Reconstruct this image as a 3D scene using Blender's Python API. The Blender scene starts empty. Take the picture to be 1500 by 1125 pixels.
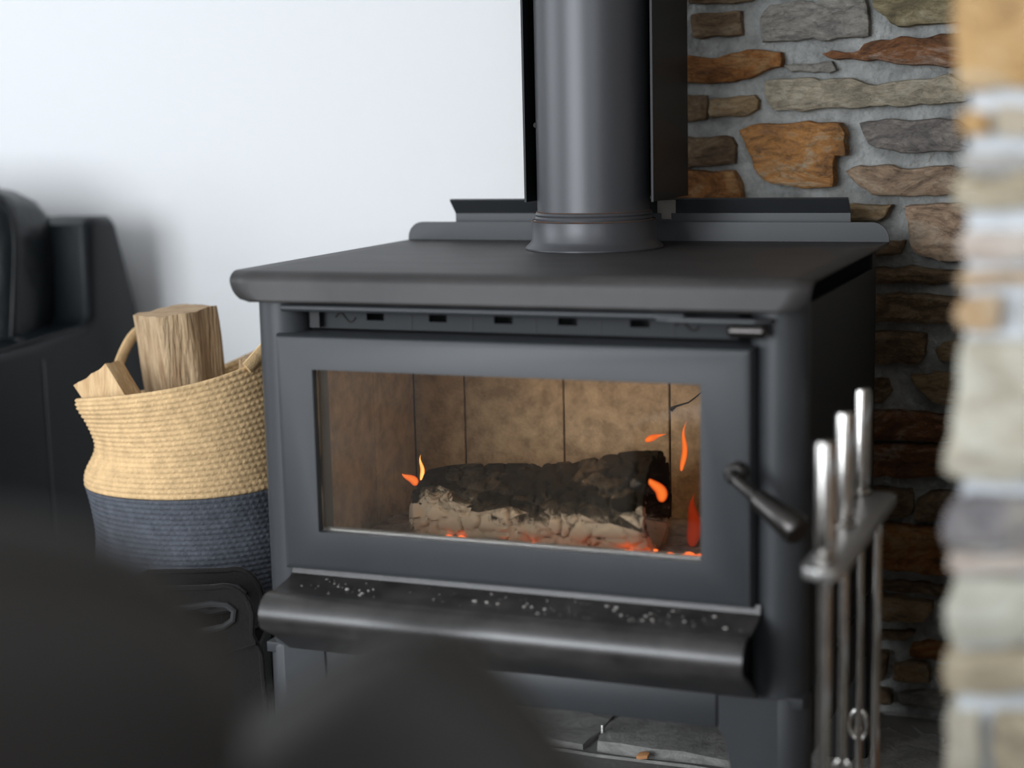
import bpy, bmesh, math, random
from mathutils import Vector, Matrix, noise

# ------------------------------------------------------------------ camera, world, light, exposure
scene = bpy.context.scene
C = scene.collection
CAM_LOC = Vector((0.71, -1.77, 0.90))
CAM_ROT = Matrix(((0.92975663, -0.03746918, 0.36626312),
                  (0.36747830, 0.15560046, -0.91692322),
                  (-0.02263435, 0.98710919, 0.15843967)))
cam_data = bpy.data.cameras.new('camera')
cam = bpy.data.objects.new('camera', cam_data)
C.objects.link(cam)
cam.matrix_world = Matrix.Translation(CAM_LOC) @ CAM_ROT.to_4x4()
cam_data.sensor_width = 36.0
cam_data.lens = 2390.0 / 1500.0 * 36.0
cam_data.clip_start = 0.02
cam_data.dof.use_dof = True
cam_data.dof.focus_distance = 2.25
cam_data.dof.aperture_fstop = 1.8
scene.camera = cam

world = bpy.data.worlds.new('sky')
scene.world = world
world.use_nodes = True
world.node_tree.nodes['Background'].inputs[0].default_value = (0.80, 0.90, 1.0, 1)
world.node_tree.nodes['Background'].inputs[1].default_value = 1.0

def area(name, loc, rot, sx, sy, power, col):
    l = bpy.data.lights.new(name, 'AREA')
    l.shape = 'RECTANGLE'; l.size = sx; l.size_y = sy; l.energy = power; l.color = col
    o = bpy.data.objects.new(name, l); C.objects.link(o)
    o.location = loc; o.rotation_euler = rot
    return o
# daylight entering by the glazed doors behind the photographer and the window in the left wall
area('daylight_glazed_door', (-1.4, -4.13, 1.15), (math.radians(90), 0, 0), 2.5, 2.05, 150, (0.91, 0.955, 1.0))
area('daylight_left_window', (-3.53, -1.3, 1.35), (math.radians(90), 0, math.radians(-90)), 1.9, 1.5, 40, (0.91, 0.955, 1.0))

area('pier_fill_light', (1.7, -4.13, 1.4), (math.radians(90), 0, 0), .9, 1.3, 20, (0.93, 0.965, 1.0))  # added fill to brighten the pier, no such window is known

vs = scene.view_settings
vs.view_transform = 'Standard'; vs.look = 'None'; vs.gamma = 1.0; vs.use_curve_mapping = False
vs.exposure = 0.28

# ------------------------------------------------------------------ helpers
MATS = {}
def nd(t, typ, **kw):
    n = t.nodes.new(typ)
    for k, v in kw.items():
        if k in n.inputs: n.inputs[k].default_value = v
        else: setattr(n, k, v)
    return n

def mat(name, col, rough=0.5, metal=0.0, spec=0.5, bump=0.0, bscale=200.0, var=0.0, vscale=8.0, col2=None, stretch=(1, 1, 1), bdist=0.002, sheen=0.0, coat=0.0):
    if name in MATS: return MATS[name]
    m = bpy.data.materials.new(name); m.use_nodes = True
    t = m.node_tree; p = t.nodes['Principled BSDF']
    p.inputs['Base Color'].default_value = (*col, 1)
    p.inputs['Roughness'].default_value = rough
    p.inputs['Metallic'].default_value = metal
    p.inputs['Specular IOR Level'].default_value = spec
    if sheen: p.inputs['Sheen Weight'].default_value = sheen; p.inputs['Sheen Roughness'].default_value = .22
    if coat: p.inputs['Coat Weight'].default_value = coat
    if bump or var or col2:
        tc = nd(t, 'ShaderNodeTexCoord'); mp = nd(t, 'ShaderNodeMapping')
        mp.inputs['Scale'].default_value = stretch
        t.links.new(tc.outputs['Object'], mp.inputs['Vector'])
    if var or col2:
        n = nd(t, 'ShaderNodeTexNoise', Scale=vscale, Detail=6.0, Roughness=0.6)
        t.links.new(mp.outputs[0], n.inputs['Vector'])
        r = nd(t, 'ShaderNodeValToRGB')
        r.color_ramp.elements[0].position = 0.35; r.color_ramp.elements[1].position = 0.68
        c2 = col2 or tuple(min(1, c * (1 + var)) for c in col)
        r.color_ramp.elements[0].color = (*(col if col2 else tuple(c * (1 - var) for c in col)), 1)
        r.color_ramp.elements[1].color = (*c2, 1)
        t.links.new(n.outputs[0], r.inputs[0]); t.links.new(r.outputs[0], p.inputs['Base Color'])
    if bump:
        n2 = nd(t, 'ShaderNodeTexNoise', Scale=bscale, Detail=4.0)
        t.links.new(mp.outputs[0], n2.inputs['Vector'])
        b = nd(t, 'ShaderNodeBump', Strength=bump, Distance=bdist)
        t.links.new(n2.outputs[0], b.inputs['Height']); t.links.new(b.outputs[0], p.inputs['Normal'])
    MATS[name] = m
    return m

def stone_mat(name, c1, c2, c3, dark=0.35, rough=0.85):
    if name in MATS: return MATS[name]
    m = bpy.data.materials.new(name); m.use_nodes = True
    t = m.node_tree; p = t.nodes['Principled BSDF']
    p.inputs['Roughness'].default_value = rough; p.inputs['Specular IOR Level'].default_value = 0.3
    tc = nd(t, 'ShaderNodeTexCoord'); mp = nd(t, 'ShaderNodeMapping'); mp.inputs['Scale'].default_value = (1, 1, 2.1)
    mp.inputs['Rotation'].default_value = (0, math.radians(4), 0)
    t.links.new(tc.outputs['Object'], mp.inputs['Vector'])
    n1 = nd(t, 'ShaderNodeTexNoise', Scale=11.0, Detail=10.0, Roughness=0.72, Distortion=1.6)
    n2 = nd(t, 'ShaderNodeTexNoise', Scale=60.0, Detail=8.0, Roughness=0.75, Distortion=0.6)
    t.links.new(mp.outputs[0], n1.inputs['Vector']); t.links.new(mp.outputs[0], n2.inputs['Vector'])
    r = nd(t, 'ShaderNodeValToRGB'); e = r.color_ramp.elements
    e[0].position = 0.34; e[0].color = (*c1, 1); e[1].position = 0.64; e[1].color = (*c3, 1)
    k = e.new(0.5); k.color = (*c2, 1)
    t.links.new(n1.outputs[0], r.inputs[0])
    mx = nd(t, 'ShaderNodeMixRGB', blend_type='MULTIPLY'); mx.inputs[0].default_value = 0.8
    r2 = nd(t, 'ShaderNodeValToRGB'); r2.color_ramp.elements[0].position = 0.33; r2.color_ramp.elements[1].position = 0.55
    r2.color_ramp.elements[0].color = (dark, dark, dark, 1)
    t.links.new(n2.outputs[0], r2.inputs[0]); t.links.new(r.outputs[0], mx.inputs[1]); t.links.new(r2.outputs[0], mx.inputs[2])
    t.links.new(mx.outputs[0], p.inputs['Base Color'])
    b = nd(t, 'ShaderNodeBump', Strength=0.9, Distance=0.007)
    ad = nd(t, 'ShaderNodeMath', operation='ADD'); t.links.new(n1.outputs[0], ad.inputs[0]); t.links.new(n2.outputs[0], ad.inputs[1])
    t.links.new(ad.outputs[0], b.inputs['Height']); t.links.new(b.outputs[0], p.inputs['Normal'])
    MATS[name] = m
    return m

def emit(name, col, strength):
    m = bpy.data.materials.new(name); m.use_nodes = True
    t = m.node_tree; t.nodes.remove(t.nodes['Principled BSDF'])
    e = nd(t, 'ShaderNodeEmission'); e.inputs[0].default_value = (*col, 1); e.inputs[1].default_value = strength
    t.links.new(e.outputs[0], t.nodes['Material Output'].inputs[0]); MATS[name] = m
    return m

def link(o, parent=None):
    C.objects.link(o)
    if parent is not None: o.parent = parent
    return o

def mesh(name, verts, faces, m, parent=None, smooth=True, angle=40):
    me = bpy.data.meshes.new(name); me.from_pydata([tuple(v) for v in verts], [], faces); me.update()
    o = bpy.data.objects.new(name, me); link(o, parent)
    if m: me.materials.append(m)
    if smooth:
        me.shade_smooth()
        try: me.set_sharp_from_angle(angle=math.radians(angle))
        except Exception: pass
    return o

def from_bm(name, bm, m, parent=None, smooth=True, angle=40):
    bmesh.ops.recalc_face_normals(bm, faces=bm.faces)
    me = bpy.data.meshes.new(name); bm.to_mesh(me); bm.free()
    o = bpy.data.objects.new(name, me); link(o, parent); me.materials.append(m)
    if smooth:
        me.shade_smooth()
        try: me.set_sharp_from_angle(angle=math.radians(angle))
        except Exception: pass
    return o

def box(name, x0, x1, y0, y1, z0, z1, m, parent=None, bev=0.0, seg=3):
    bm = bmesh.new()
    bmesh.ops.create_cube(bm, size=1)
    for v in bm.verts:
        v.co = Vector((x0 + (v.co.x + .5) * (x1 - x0), y0 + (v.co.y + .5) * (y1 - y0), z0 + (v.co.z + .5) * (z1 - z0)))
    if bev: bmesh.ops.bevel(bm, geom=list(bm.edges), offset=bev, segments=seg, affect='EDGES', profile=0.5)
    return from_bm(name, bm, m, parent)

def lathe(name, prof, m, parent=None, seg=48, center=(0, 0, 0), axis='Z', cap=True, fn=None):
    vs_, fs = [], []
    n = len(prof)
    for i in range(seg):
        a = 2 * math.pi * i / seg
        for (r, h) in prof:
            if fn: r = fn(r, h, a)
            p = (r * math.cos(a), r * math.sin(a), h)
            if axis == 'X': p = (h, r * math.cos(a), r * math.sin(a))
            if axis == 'Y': p = (r * math.cos(a), h, r * math.sin(a))
            vs_.append((p[0] + center[0], p[1] + center[1], p[2] + center[2]))
    for i in range(seg):
        j = (i + 1) % seg
        for k in range(n - 1):
            fs.append((i * n + k, j * n + k, j * n + k + 1, i * n + k + 1))
    if cap:
        fs.append(tuple(i * n for i in range(seg))[::-1]); fs.append(tuple(i * n + n - 1 for i in range(seg)))
    return mesh(name, vs_, fs, m, parent)

def tube(name, pts, r, m, parent=None, seg=12, closed=False, flat=None):
    """round bar along points; r may be a list; flat=(a,b) scales the section"""
    P = [Vector(p) for p in pts]; n = len(P); vs_, fs = [], []
    up = Vector((0, 0, 1)); prev = None
    for i, p in enumerate(P):
        if closed: t = P[(i + 1) % n] - P[i - 1]
        else: t = P[min(i + 1, n - 1)] - P[max(i - 1, 0)]
        t.normalize()
        if prev is None:
            ref = up if abs(t.z) < .95 else Vector((1, 0, 0))
            u = t.cross(ref).normalized()
        else:
            u = (prev - t * prev.dot(t)).normalized()
        prev = u; w = t.cross(u)
        rr = r[i] if isinstance(r, (list, tuple)) else r
        fa, fb = flat or (1, 1)
        for k in range(seg):
            a = 2 * math.pi * k / seg
            vs_.append(p + u * (math.cos(a) * rr * fa) + w * (math.sin(a) * rr * fb))
    for i in range(n if closed else n - 1):
        j = (i + 1) % n
        for k in range(seg):
            l = (k + 1) % seg
            fs.append((i * seg + k, i * seg + l, j * seg + l, j * seg + k))
    if not closed:
        fs.append(tuple(range(seg))[::-1]); fs.append(tuple((n - 1) * seg + k for k in range(seg)))
    return mesh(name, vs_, fs, m, parent)

def extrude_profile(name, prof, x0, x1, m, parent=None, closed=True, angle=35):
    """profile of (y,z) swept along x"""
    n = len(prof); vs_ = [(x0, y, z) for y, z in prof] + [(x1, y, z) for y, z in prof]; fs = []
    for k in range(n if closed else n - 1):
        l = (k + 1) % n
        fs.append((k, l, n + l, n + k))
    if closed: fs.append(tuple(range(n))[::-1]); fs.append(tuple(range(n, 2 * n)))
    o = mesh(name, vs_, fs, m, parent, angle=angle)
    return o

def prism(name, poly, fn, d0, d1, m, parent=None, bev=0.0):
    """flat outline given as 2D points, fn(u,v,d) -> world, between depths d0 and d1"""
    bm = bmesh.new()
    a = [bm.verts.new(fn(u, v, d0)) for u, v in poly]; b = [bm.verts.new(fn(u, v, d1)) for u, v in poly]
    bm.faces.new(a[::-1]); bm.faces.new(b)
    n = len(poly)
    for k in range(n): bm.faces.new((a[k], a[(k + 1) % n], b[(k + 1) % n], b[k]))
    if bev: bmesh.ops.bevel(bm, geom=list(bm.edges), offset=bev, segments=2, affect='EDGES', profile=0.5)
    return from_bm(name, bm, m, parent)

def puff(name, sx, sy, sz, m, parent=None, n=14, e=4.0, bulge=0.15, fn=None):
    """pillow-like rounded box about the origin; e = squareness"""
    vs_, fs, idx = [], [], {}
    def key(p): return (round(p[0], 5), round(p[1], 5), round(p[2], 5))
    def add(p):
        k = key(p)
        if k not in idx:
            x, y, z = p
            l = (abs(x) ** e + abs(y) ** e + abs(z) ** e) ** (1 / e)
            q = Vector((x / l, y / l, z / l))
            bl = 1 + bulge * (1 - abs(q.x) ** 2) * (1 - abs(q.y) ** 2) * (1 if abs(q.z) > .5 else 0)
            q = Vector((q.x * sx / 2, q.y * sy / 2, q.z * sz / 2 * bl))
            if fn: q = fn(q)
            idx[k] = len(vs_); vs_.append(q)
        return idx[k]
    for ax in range(3):
        for s in (-1, 1):
            for i in range(n):
                for j in range(n):
                    q = []
                    for (a, b) in ((i, j), (i + 1, j), (i + 1, j + 1), (i, j + 1)):
                        u, v = math.tan((2 * a / n - 1) * math.pi / 4), math.tan((2 * b / n - 1) * math.pi / 4)
                        p = [0, 0, 0]; p[ax] = s; p[(ax + 1) % 3] = u; p[(ax + 2) % 3] = v
                        q.append(add(tuple(p)))
                    fs.append(tuple(q) if s > 0 else tuple(q[::-1]))
    return mesh(name, vs_, fs, m, parent, angle=180)

def tag(o, label, cat, group=None, kind=None):
    o['label'] = label; o['category'] = cat
    if group: o['group'] = group
    if kind: o['kind'] = kind
    return o
def struct(o, label=None):
    o['kind'] = 'structure'
    if label: o['label'] = label
    return o
def thing(name, label, cat, loc=(0, 0, 0), group=None):
    o = bpy.data.objects.new(name, None); o.empty_display_size = 0.05; C.objects.link(o)
    o.location = loc
    return tag(o, label, cat, group)
def hang(child_list, root):
    """keep world-space vertices while parenting to an Empty that is not at the origin"""
    for c in child_list: c.matrix_parent_inverse = Matrix.Translation(-Vector(root.location))
class Root:
    pass
def finish(root):
    for c in root.children:
        c.matrix_parent_inverse = Matrix.Translation(-Vector(root.location))

# stones ---------------------------------------------------------------
def stone(poly, h, back, fn, m, parent, seed, step=0.012):
    """poly (u,v) outline; fn(u,v,out) -> world point; h = how proud, back = how deep behind the face"""
    rnd = random.Random(seed)
    pts = []
    n = len(poly)
    area2 = sum(poly[i][0] * poly[(i + 1) % n][1] - poly[(i + 1) % n][0] * poly[i][1] for i in range(n))
    if area2 < 0: poly = poly[::-1]
    for i in range(n):
        a, b = Vector(poly[i]), Vector(poly[(i + 1) % n]); L = (b - a).length
        k = max(1, min(10, int(round(L / step))))
        for j in range(k): pts.append(a.lerp(b, j / k))
    N = len(pts)
    sm = [(pts[i - 1] + pts[i] * 8 + pts[(i + 1) % N]) / 10 for i in range(N)]
    nor = []
    for i in range(N):
        t = sm[(i + 1) % N] - sm[i - 1]; nn = Vector((t.y, -t.x))
        nor.append(nn.normalized() if nn.length > 1e-9 else Vector((0, 0)))
    o3 = rnd.random() * 50
    sm = [p + nor[i] * (0.0045 * noise.noise(Vector((p.x * 45, p.y * 45, o3))) + 0.0022 * noise.noise(Vector((p.x * 170, p.y * 170, o3)))) for i, p in enumerate(sm)]
    ctr = sum(sm, Vector((0, 0))) / N
    ext = min(max(p.x for p in sm) - min(p.x for p in sm), max(p.y for p in sm) - min(p.y for p in sm))
    i1, i2 = min(.0012, ext * .04), min(.0045, ext * .12)
    tx, ty = rnd.uniform(-.03, .03), rnd.uniform(-.10, .06)
    def hh(p, k):
        d = p - ctr
        return h * k + (0.006 * noise.noise(Vector((p.x * 22, p.y * 45, o3))) + .002 * noise.noise(Vector((p.x * 90, p.y * 160, o3))) + d.x * tx + d.y * ty) * (1 if k > .8 else .3)
    rings = [[(p, -back) for p in sm],
             [(p, h * .62) for p in sm],
             [(p - nor[i] * i1, hh(p, .92)) for i, p in enumerate(sm)],
             [(p - nor[i] * i2, hh(p, 1.0)) for i, p in enumerate(sm)]]
    base = [p - nor[i] * i2 for i, p in enumerate(sm)]
    for k in (.78, .52, .25):
        rings.append([(ctr + (p - ctr) * k, hh(ctr + (p - ctr) * k, 1.06)) for p in base])
    vs_ = [fn(p.x, p.y, o) for r in rings for (p, o) in r] + [fn(ctr.x, ctr.y, hh(ctr, 1.06))]
    fs = []
    for r in range(len(rings) - 1):
        for i in range(N):
            j = (i + 1) % N
            fs.append((r * N + i, r * N + j, (r + 1) * N + j, (r + 1) * N + i))
    q = (len(rings) - 1) * N
    for i in range(N): fs.append((q + i, q + (i + 1) % N, len(vs_) - 1))
    return mesh('stone', vs_, fs, m, parent, angle=28)

def course_fill(u0, u1, v0, v1, fn, mats, parent, seed, h=.022, back=.01, hmin=.05, hmax=.11, wmin=.1, wmax=.3):
    rnd = random.Random(seed); v = v0; k = 0
    while v < v1 - .03:
        ch = min(rnd.uniform(hmin, hmax), v1 - v)
        if v1 - v - ch < .035: ch = v1 - v
        u = u0
        while u < u1 - .02:
            w = min(rnd.uniform(wmin, wmax), u1 - u)
            if u1 - u - w < .05: w = u1 - u
            g = .009; j = lambda: rnd.uniform(-.006, .006)
            a, b, c, d = u + g, u + w - g, v + g, v + ch - g
            poly = [(a + j(), c + j()), ((a + b) / 2, c + j()), (b + j(), c + j()), (b + j(), (c + d) / 2), (b + j(), d + j()), ((a + b) / 2, d + j()), (a + j(), d + j()), (a + j(), (c + d) / 2)]
            stone(poly, h * rnd.uniform(.6, 1.3), back, fn, MATS[rnd.choice(mats)], parent, seed * 977 + k, step=.02)
            k += 1; u += w
        v += ch

STONES_HEARTH = [
('brown',0.02,[(0.049,1.053),(0.127,1.055),(0.128,1.019),(0.052,1.015)]),
('grey',0.022,[(0.156,1.050),(0.170,1.061),(0.203,1.062),(0.245,1.065),(0.305,1.062),(0.312,1.039),(0.313,1.009),(0.232,1.007),(0.156,1.006)]),
('olive',0.03,[(0.318,1.080),(0.457,1.073),(0.458,1.021),(0.418,1.024),(0.354,1.021),(0.333,1.035),(0.319,1.049)]),
('brown',0.02,[(0.045,1.098),(0.152,1.092),(0.150,1.073),(0.138,1.065),(0.045,1.066)]),
('grey',0.02,[(0.163,1.091),(0.308,1.084),(0.308,1.069),(0.174,1.071)]),
('rust',0.026,[(0.018,0.994),(0.089,0.988),(0.134,0.998),(0.187,0.993),(0.187,0.970),(0.160,0.965),(0.138,0.954),(0.082,0.948),(0.018,0.955)]),
('rustdark',0.03,[(0.242,0.987),(0.260,0.989),(0.288,0.987),(0.316,1.002),(0.357,1.005),(0.391,1.005),(0.422,1.010),(0.458,1.006),(0.459,0.965),(0.419,0.964),(0.351,0.967),(0.323,0.974),(0.288,0.977),(0.253,0.980)]),
('grey',0.014,[(0.187,0.974),(0.257,0.976),(0.267,0.962),(0.198,0.960)]),
('pale',0.026,[(0.160,0.953),(0.232,0.954),(0.289,0.950),(0.331,0.944),(0.392,0.948),(0.426,0.952),(0.457,0.937),(0.459,0.920),(0.434,0.914),(0.317,0.908),(0.174,0.907),(0.160,0.930)]),
('tan',0.02,[(0.075,0.929),(0.145,0.931),(0.156,0.926),(0.152,0.909),(0.134,0.900),(0.076,0.897)]),
('brown',0.018,[(0.017,0.934),(0.072,0.933),(0.073,0.896),(0.017,0.892)]),
('orange',0.038,[(0.124,0.881),(0.141,0.889),(0.203,0.890),(0.275,0.890),(0.284,0.874),(0.284,0.840),(0.267,0.842),(0.265,0.796),(0.233,0.794),(0.175,0.799),(0.154,0.813),(0.147,0.840),(0.134,0.866)]),
('slate',0.026,[(0.300,0.888),(0.324,0.891),(0.436,0.890),(0.458,0.877),(0.455,0.850),(0.437,0.844),(0.360,0.843),(0.335,0.850),(0.311,0.856)]),
('pinktan',0.024,[(0.279,0.819),(0.300,0.827),(0.394,0.823),(0.462,0.824),(0.463,0.786),(0.409,0.783),(0.319,0.782),(0.301,0.796)]),
('brown',0.02,[(0.017,0.873),(0.112,0.872),(0.117,0.859),(0.117,0.830),(0.017,0.826)]),
('rust',0.028,[(0.017,0.823),(0.115,0.821),(0.125,0.804),(0.131,0.764),(0.128,0.746),(0.016,0.746)]),
('pink',0.03,[(0.364,0.769),(0.395,0.773),(0.450,0.771),(0.474,0.764),(0.475,0.691),(0.428,0.688),(0.383,0.700),(0.370,0.718),(0.372,0.746)]),
('tan',0.03,[(0.204,0.771),(0.350,0.771),(0.340,0.753),(0.328,0.746),(0.204,0.744)]),
('brown',0.02,[(0.291,0.714),(0.369,0.720),(0.362,0.700),(0.336,0.695),(0.291,0.694)]),
('brown',0.02,[(0.287,0.678),(0.375,0.681),(0.438,0.676),(0.461,0.674),(0.462,0.657),(0.287,0.656)]),
('brown',0.022,[(0.288,0.639),(0.384,0.642),(0.437,0.638),(0.462,0.638),(0.463,0.599),(0.385,0.598),(0.288,0.598)]),
('brown',0.024,[(0.288,0.582),(0.365,0.586),(0.399,0.582),(0.401,0.552),(0.388,0.537),(0.289,0.536)]),
('tan',0.02,[(0.413,0.560),(0.421,0.571),(0.446,0.578),(0.471,0.574),(0.472,0.546),(0.441,0.543),(0.419,0.544)]),
('brown',0.016,[(0.289,0.515),(0.346,0.515),(0.353,0.497),(0.338,0.479),(0.289,0.477)]),
('tan',0.024,[(0.376,0.522),(0.439,0.527),(0.472,0.526),(0.469,0.483),(0.438,0.481),(0.410,0.484),(0.386,0.502)]),
('rustdark',0.026,[(0.289,0.465),(0.387,0.468),(0.434,0.465),(0.474,0.465),(0.474,0.428),(0.290,0.422)]),
('rustdark',0.022,[(0.290,0.417),(0.431,0.422),(0.475,0.423),(0.476,0.377),(0.428,0.373),(0.290,0.363)]),
('brown',0.022,[(0.295,0.350),(0.344,0.351),(0.383,0.352),(0.385,0.322),(0.375,0.307),(0.345,0.302),(0.295,0.299)]),
('brown',0.026,[(0.391,0.337),(0.409,0.347),(0.437,0.351),(0.476,0.351),(0.477,0.312),(0.445,0.307),(0.387,0.305)]),
('rust',0.026,[(0.309,0.290),(0.345,0.294),(0.373,0.295),(0.433,0.297),(0.461,0.298),(0.462,0.227),(0.428,0.225),(0.339,0.228),(0.310,0.229)]),
('brown',0.016,[(0.310,0.210),(0.337,0.210),(0.420,0.207),(0.448,0.206),(0.449,0.192),(0.419,0.192),(0.337,0.194),(0.310,0.195)]),
('tan',0.026,[(0.310,0.187),(0.337,0.187),(0.419,0.184),(0.415,0.171),(0.404,0.151),(0.338,0.147),(0.311,0.146)]),
('brown',0.016,[(0.311,0.129),(0.338,0.131),(0.393,0.133),(0.381,0.118),(0.338,0.114),(0.311,0.112)]),
('rust',0.022,[(0.383,0.116),(0.436,0.120),(0.464,0.120),(0.465,0.094),(0.428,0.092),(0.382,0.095)]),
('brown',0.02,[(0.311,0.098),(0.353,0.100),(0.348,0.073),(0.344,0.051),(0.312,0.047)]),
('tan',0.022,[(0.356,0.080),(0.382,0.085),(0.411,0.086),(0.411,0.058),(0.357,0.055)]),
('brown',0.02,[(0.419,0.083),(0.465,0.087),(0.466,0.055),(0.431,0.052),(0.423,0.065)]),
('grey',0.02,[(0.365,0.036),(0.432,0.045),(0.466,0.047),(0.466,0.018),(0.432,0.015),(0.371,0.015)]),
('brown',0.02,[(0.312,0.038),(0.353,0.039),(0.359,0.018),(0.312,0.013)]),
]
STONES_PILLAR = [
('porange',0.02,[(0.567,0.993),(0.599,0.991),(0.630,0.989),(0.632,0.952),(0.633,0.914),(0.601,0.915),(0.568,0.915),(0.566,0.954)]),
('porange',0.02,[(0.571,0.901),(0.582,0.901),(0.593,0.900),(0.593,0.892),(0.594,0.883),(0.582,0.883),(0.571,0.884),(0.570,0.892)]),
('ptan',0.02,[(0.597,0.901),(0.621,0.901),(0.644,0.900),(0.645,0.891),(0.645,0.882),(0.621,0.883),(0.597,0.883),(0.596,0.892)]),
('pgrey',0.02,[(0.574,0.871),(0.603,0.870),(0.631,0.870),(0.632,0.864),(0.632,0.858),(0.604,0.858),(0.575,0.858),(0.573,0.865)]),
('ptan2',0.02,[(0.571,0.855),(0.604,0.855),(0.637,0.855),(0.637,0.842),(0.637,0.830),(0.605,0.830),(0.571,0.830),(0.570,0.843)]),
('ppink',0.02,[(0.574,0.814),(0.611,0.814),(0.647,0.814),(0.647,0.804),(0.647,0.794),(0.611,0.794),(0.575,0.793),(0.573,0.804)]),
('porange2',0.02,[(0.574,0.784),(0.604,0.785),(0.634,0.785),(0.634,0.780),(0.634,0.775),(0.605,0.775),(0.574,0.774),(0.573,0.779)]),
('porange2',0.02,[(0.574,0.766),(0.589,0.767),(0.604,0.767),(0.605,0.753),(0.605,0.740),(0.590,0.740),(0.574,0.739),(0.572,0.753)]),
('pgrey',0.02,[(0.620,0.769),(0.644,0.770),(0.667,0.770),(0.667,0.756),(0.667,0.743),(0.644,0.742),(0.621,0.741),(0.619,0.755)]),
('pcream',0.02,[(0.577,0.732),(0.597,0.733),(0.649,0.734),(0.652,0.687),(0.652,0.635),(0.600,0.630),(0.576,0.630),(0.566,0.637),(0.569,0.663),(0.574,0.699)]),
('pslate',0.02,[(0.572,0.613),(0.600,0.617),(0.648,0.619),(0.649,0.582),(0.601,0.577),(0.567,0.576),(0.564,0.590)]),
('ppink',0.02,[(0.572,0.571),(0.606,0.573),(0.640,0.576),(0.640,0.569),(0.640,0.562),(0.606,0.559),(0.572,0.556),(0.570,0.563)]),
('pcream2',0.02,[(0.573,0.550),(0.602,0.554),(0.664,0.558),(0.665,0.512),(0.603,0.505),(0.577,0.503),(0.567,0.513),(0.566,0.532)]),
('ptan2',0.02,[(0.570,0.493),(0.609,0.497),(0.647,0.501),(0.647,0.486),(0.647,0.471),(0.609,0.466),(0.571,0.462),(0.569,0.478)]),
('pcream',0.02,[(0.571,0.446),(0.584,0.447),(0.597,0.449),(0.598,0.419),(0.598,0.389),(0.585,0.388),(0.572,0.386),(0.570,0.416)]),
('ptan2',0.02,[(0.605,0.451),(0.632,0.454),(0.657,0.457),(0.658,0.430),(0.659,0.403),(0.633,0.399),(0.607,0.396),(0.605,0.423)]),
]

# ------------------------------------------------------------------ materials
white_paint = mat('white_wall_paint', (0.66, 0.665, 0.675), 0.7, spec=0.2, bump=0.05, bscale=300)
ceiling_paint = mat('ceiling_paint', (0.70, 0.70, 0.69), 0.8, spec=0.2)
floor_wood = mat('floor_boards', (0.055, 0.046, 0.038), 0.95, spec=.08, var=0.25, vscale=4, stretch=(8, 1, 1))
slate = stone_mat('hearth_slate', (.30, .295, .28), (.40, .39, .37), (.50, .49, .465), dark=.7)
grout = mat('grout', (.20, .195, .185), .95, bump=.6, bscale=120)
mortar = mat('mortar', (.28, .285, .275), 0.95, spec=.2, bump=1.0, bscale=110, bdist=.006, var=.28, vscale=30)
mortar_pale = mat('mortar_pale', (.56, .585, .61), 0.95, spec=.2, bump=.9, bscale=70, bdist=.006, var=.12, vscale=25)
stone_mat('rust', (.122, .055, .022), (.317, .128, .037), (.403, .232, .104))
stone_mat('rustdark', (.091, .049, .030), (.244, .104, .043), (.366, .268, .207))
stone_mat('brown', (.091, .061, .039), (.207, .134, .076), (.305, .232, .152))
stone_mat('orange', (.183, .104, .061), (.439, .201, .061), (.415, .317, .207))
stone_mat('tan', (.207, .140, .079), (.354, .244, .134), (.415, .329, .226))
stone_mat('pale', (.268, .232, .177), (.403, .348, .256), (.488, .439, .342))
stone_mat('grey', (.183, .171, .159), (.305, .287, .256), (.403, .378, .329))
stone_mat('slate', (.134, .122, .116), (.232, .207, .189), (.329, .293, .256))
stone_mat('olive', (.146, .122, .073), (.293, .244, .140), (.390, .342, .232))
stone_mat('pink', (.244, .159, .110), (.488, .342, .232), (.561, .439, .329))
stone_mat('pinktan', (.195, .134, .098), (.366, .256, .171), (.464, .366, .268))
stone_mat('porange', (.439, .268, .134), (.756, .464, .195), (.805, .647, .439), dark=.85)
stone_mat('porange2', (.464, .317, .195), (.732, .488, .268), (.805, .659, .488), dark=.85)
stone_mat('ptan', (.488, .403, .305), (.683, .573, .427), (.805, .708, .561), dark=.85)
stone_mat('ptan2', (.390, .317, .232), (.634, .537, .378), (.756, .683, .537), dark=.85)
stone_mat('ppink', (.561, .464, .390), (.756, .634, .549), (.860, .793, .708), dark=.85)
stone_mat('pcream', (.549, .488, .378), (.756, .695, .561), (.860, .842, .732), dark=.85)
stone_mat('pcream2', (.561, .537, .439), (.756, .732, .610), (.854, .842, .732), dark=.85)
stone_mat('pslate', (.171, .159, .165), (.317, .293, .299), (.512, .464, .390), dark=.85)
stone_mat('pgrey', (.415, .403, .378), (.586, .561, .525), (.732, .708, .659), dark=.85)

paint = mat('charcoal_stove_paint', (.031, .0335, .037), .45, spec=.42, bump=.12, bscale=900, bdist=.0006, var=.10, vscale=6)
paint_top_lit = mat('stove_paint_top_lit', (.034, .0315, .031), .50, spec=.36, bump=.12, bscale=700, bdist=.0006, var=.28, vscale=7, stretch=(1, 3, 1))  # same paint as the front; browner tone paints in its different sky reflection
paint_dark = mat('black_steel', (.012, .012, .013), .55, spec=.35, bump=.1, bscale=500, bdist=.0005)
flue_paint = mat('flue_paint', (.052, .053, .058), .38, spec=.5, metal=.25, bump=.15, bscale=800, bdist=.0006)
gun = mat('dark_polished_metal', (.06, .055, .052), .28, metal=.9)
chrome = mat('worn_chrome', (.50, .48, .455), .20, metal=1.0, var=.2, vscale=30)
cast = mat('cast_grey_metal', (.36, .35, .34), .38, metal=.9, bump=.4, bscale=120)
firebrick = mat('firebrick', (.24, .17, .10), .9, col2=(.46, .35, .215), vscale=45, bump=.7, bscale=160, bdist=.003)
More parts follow.
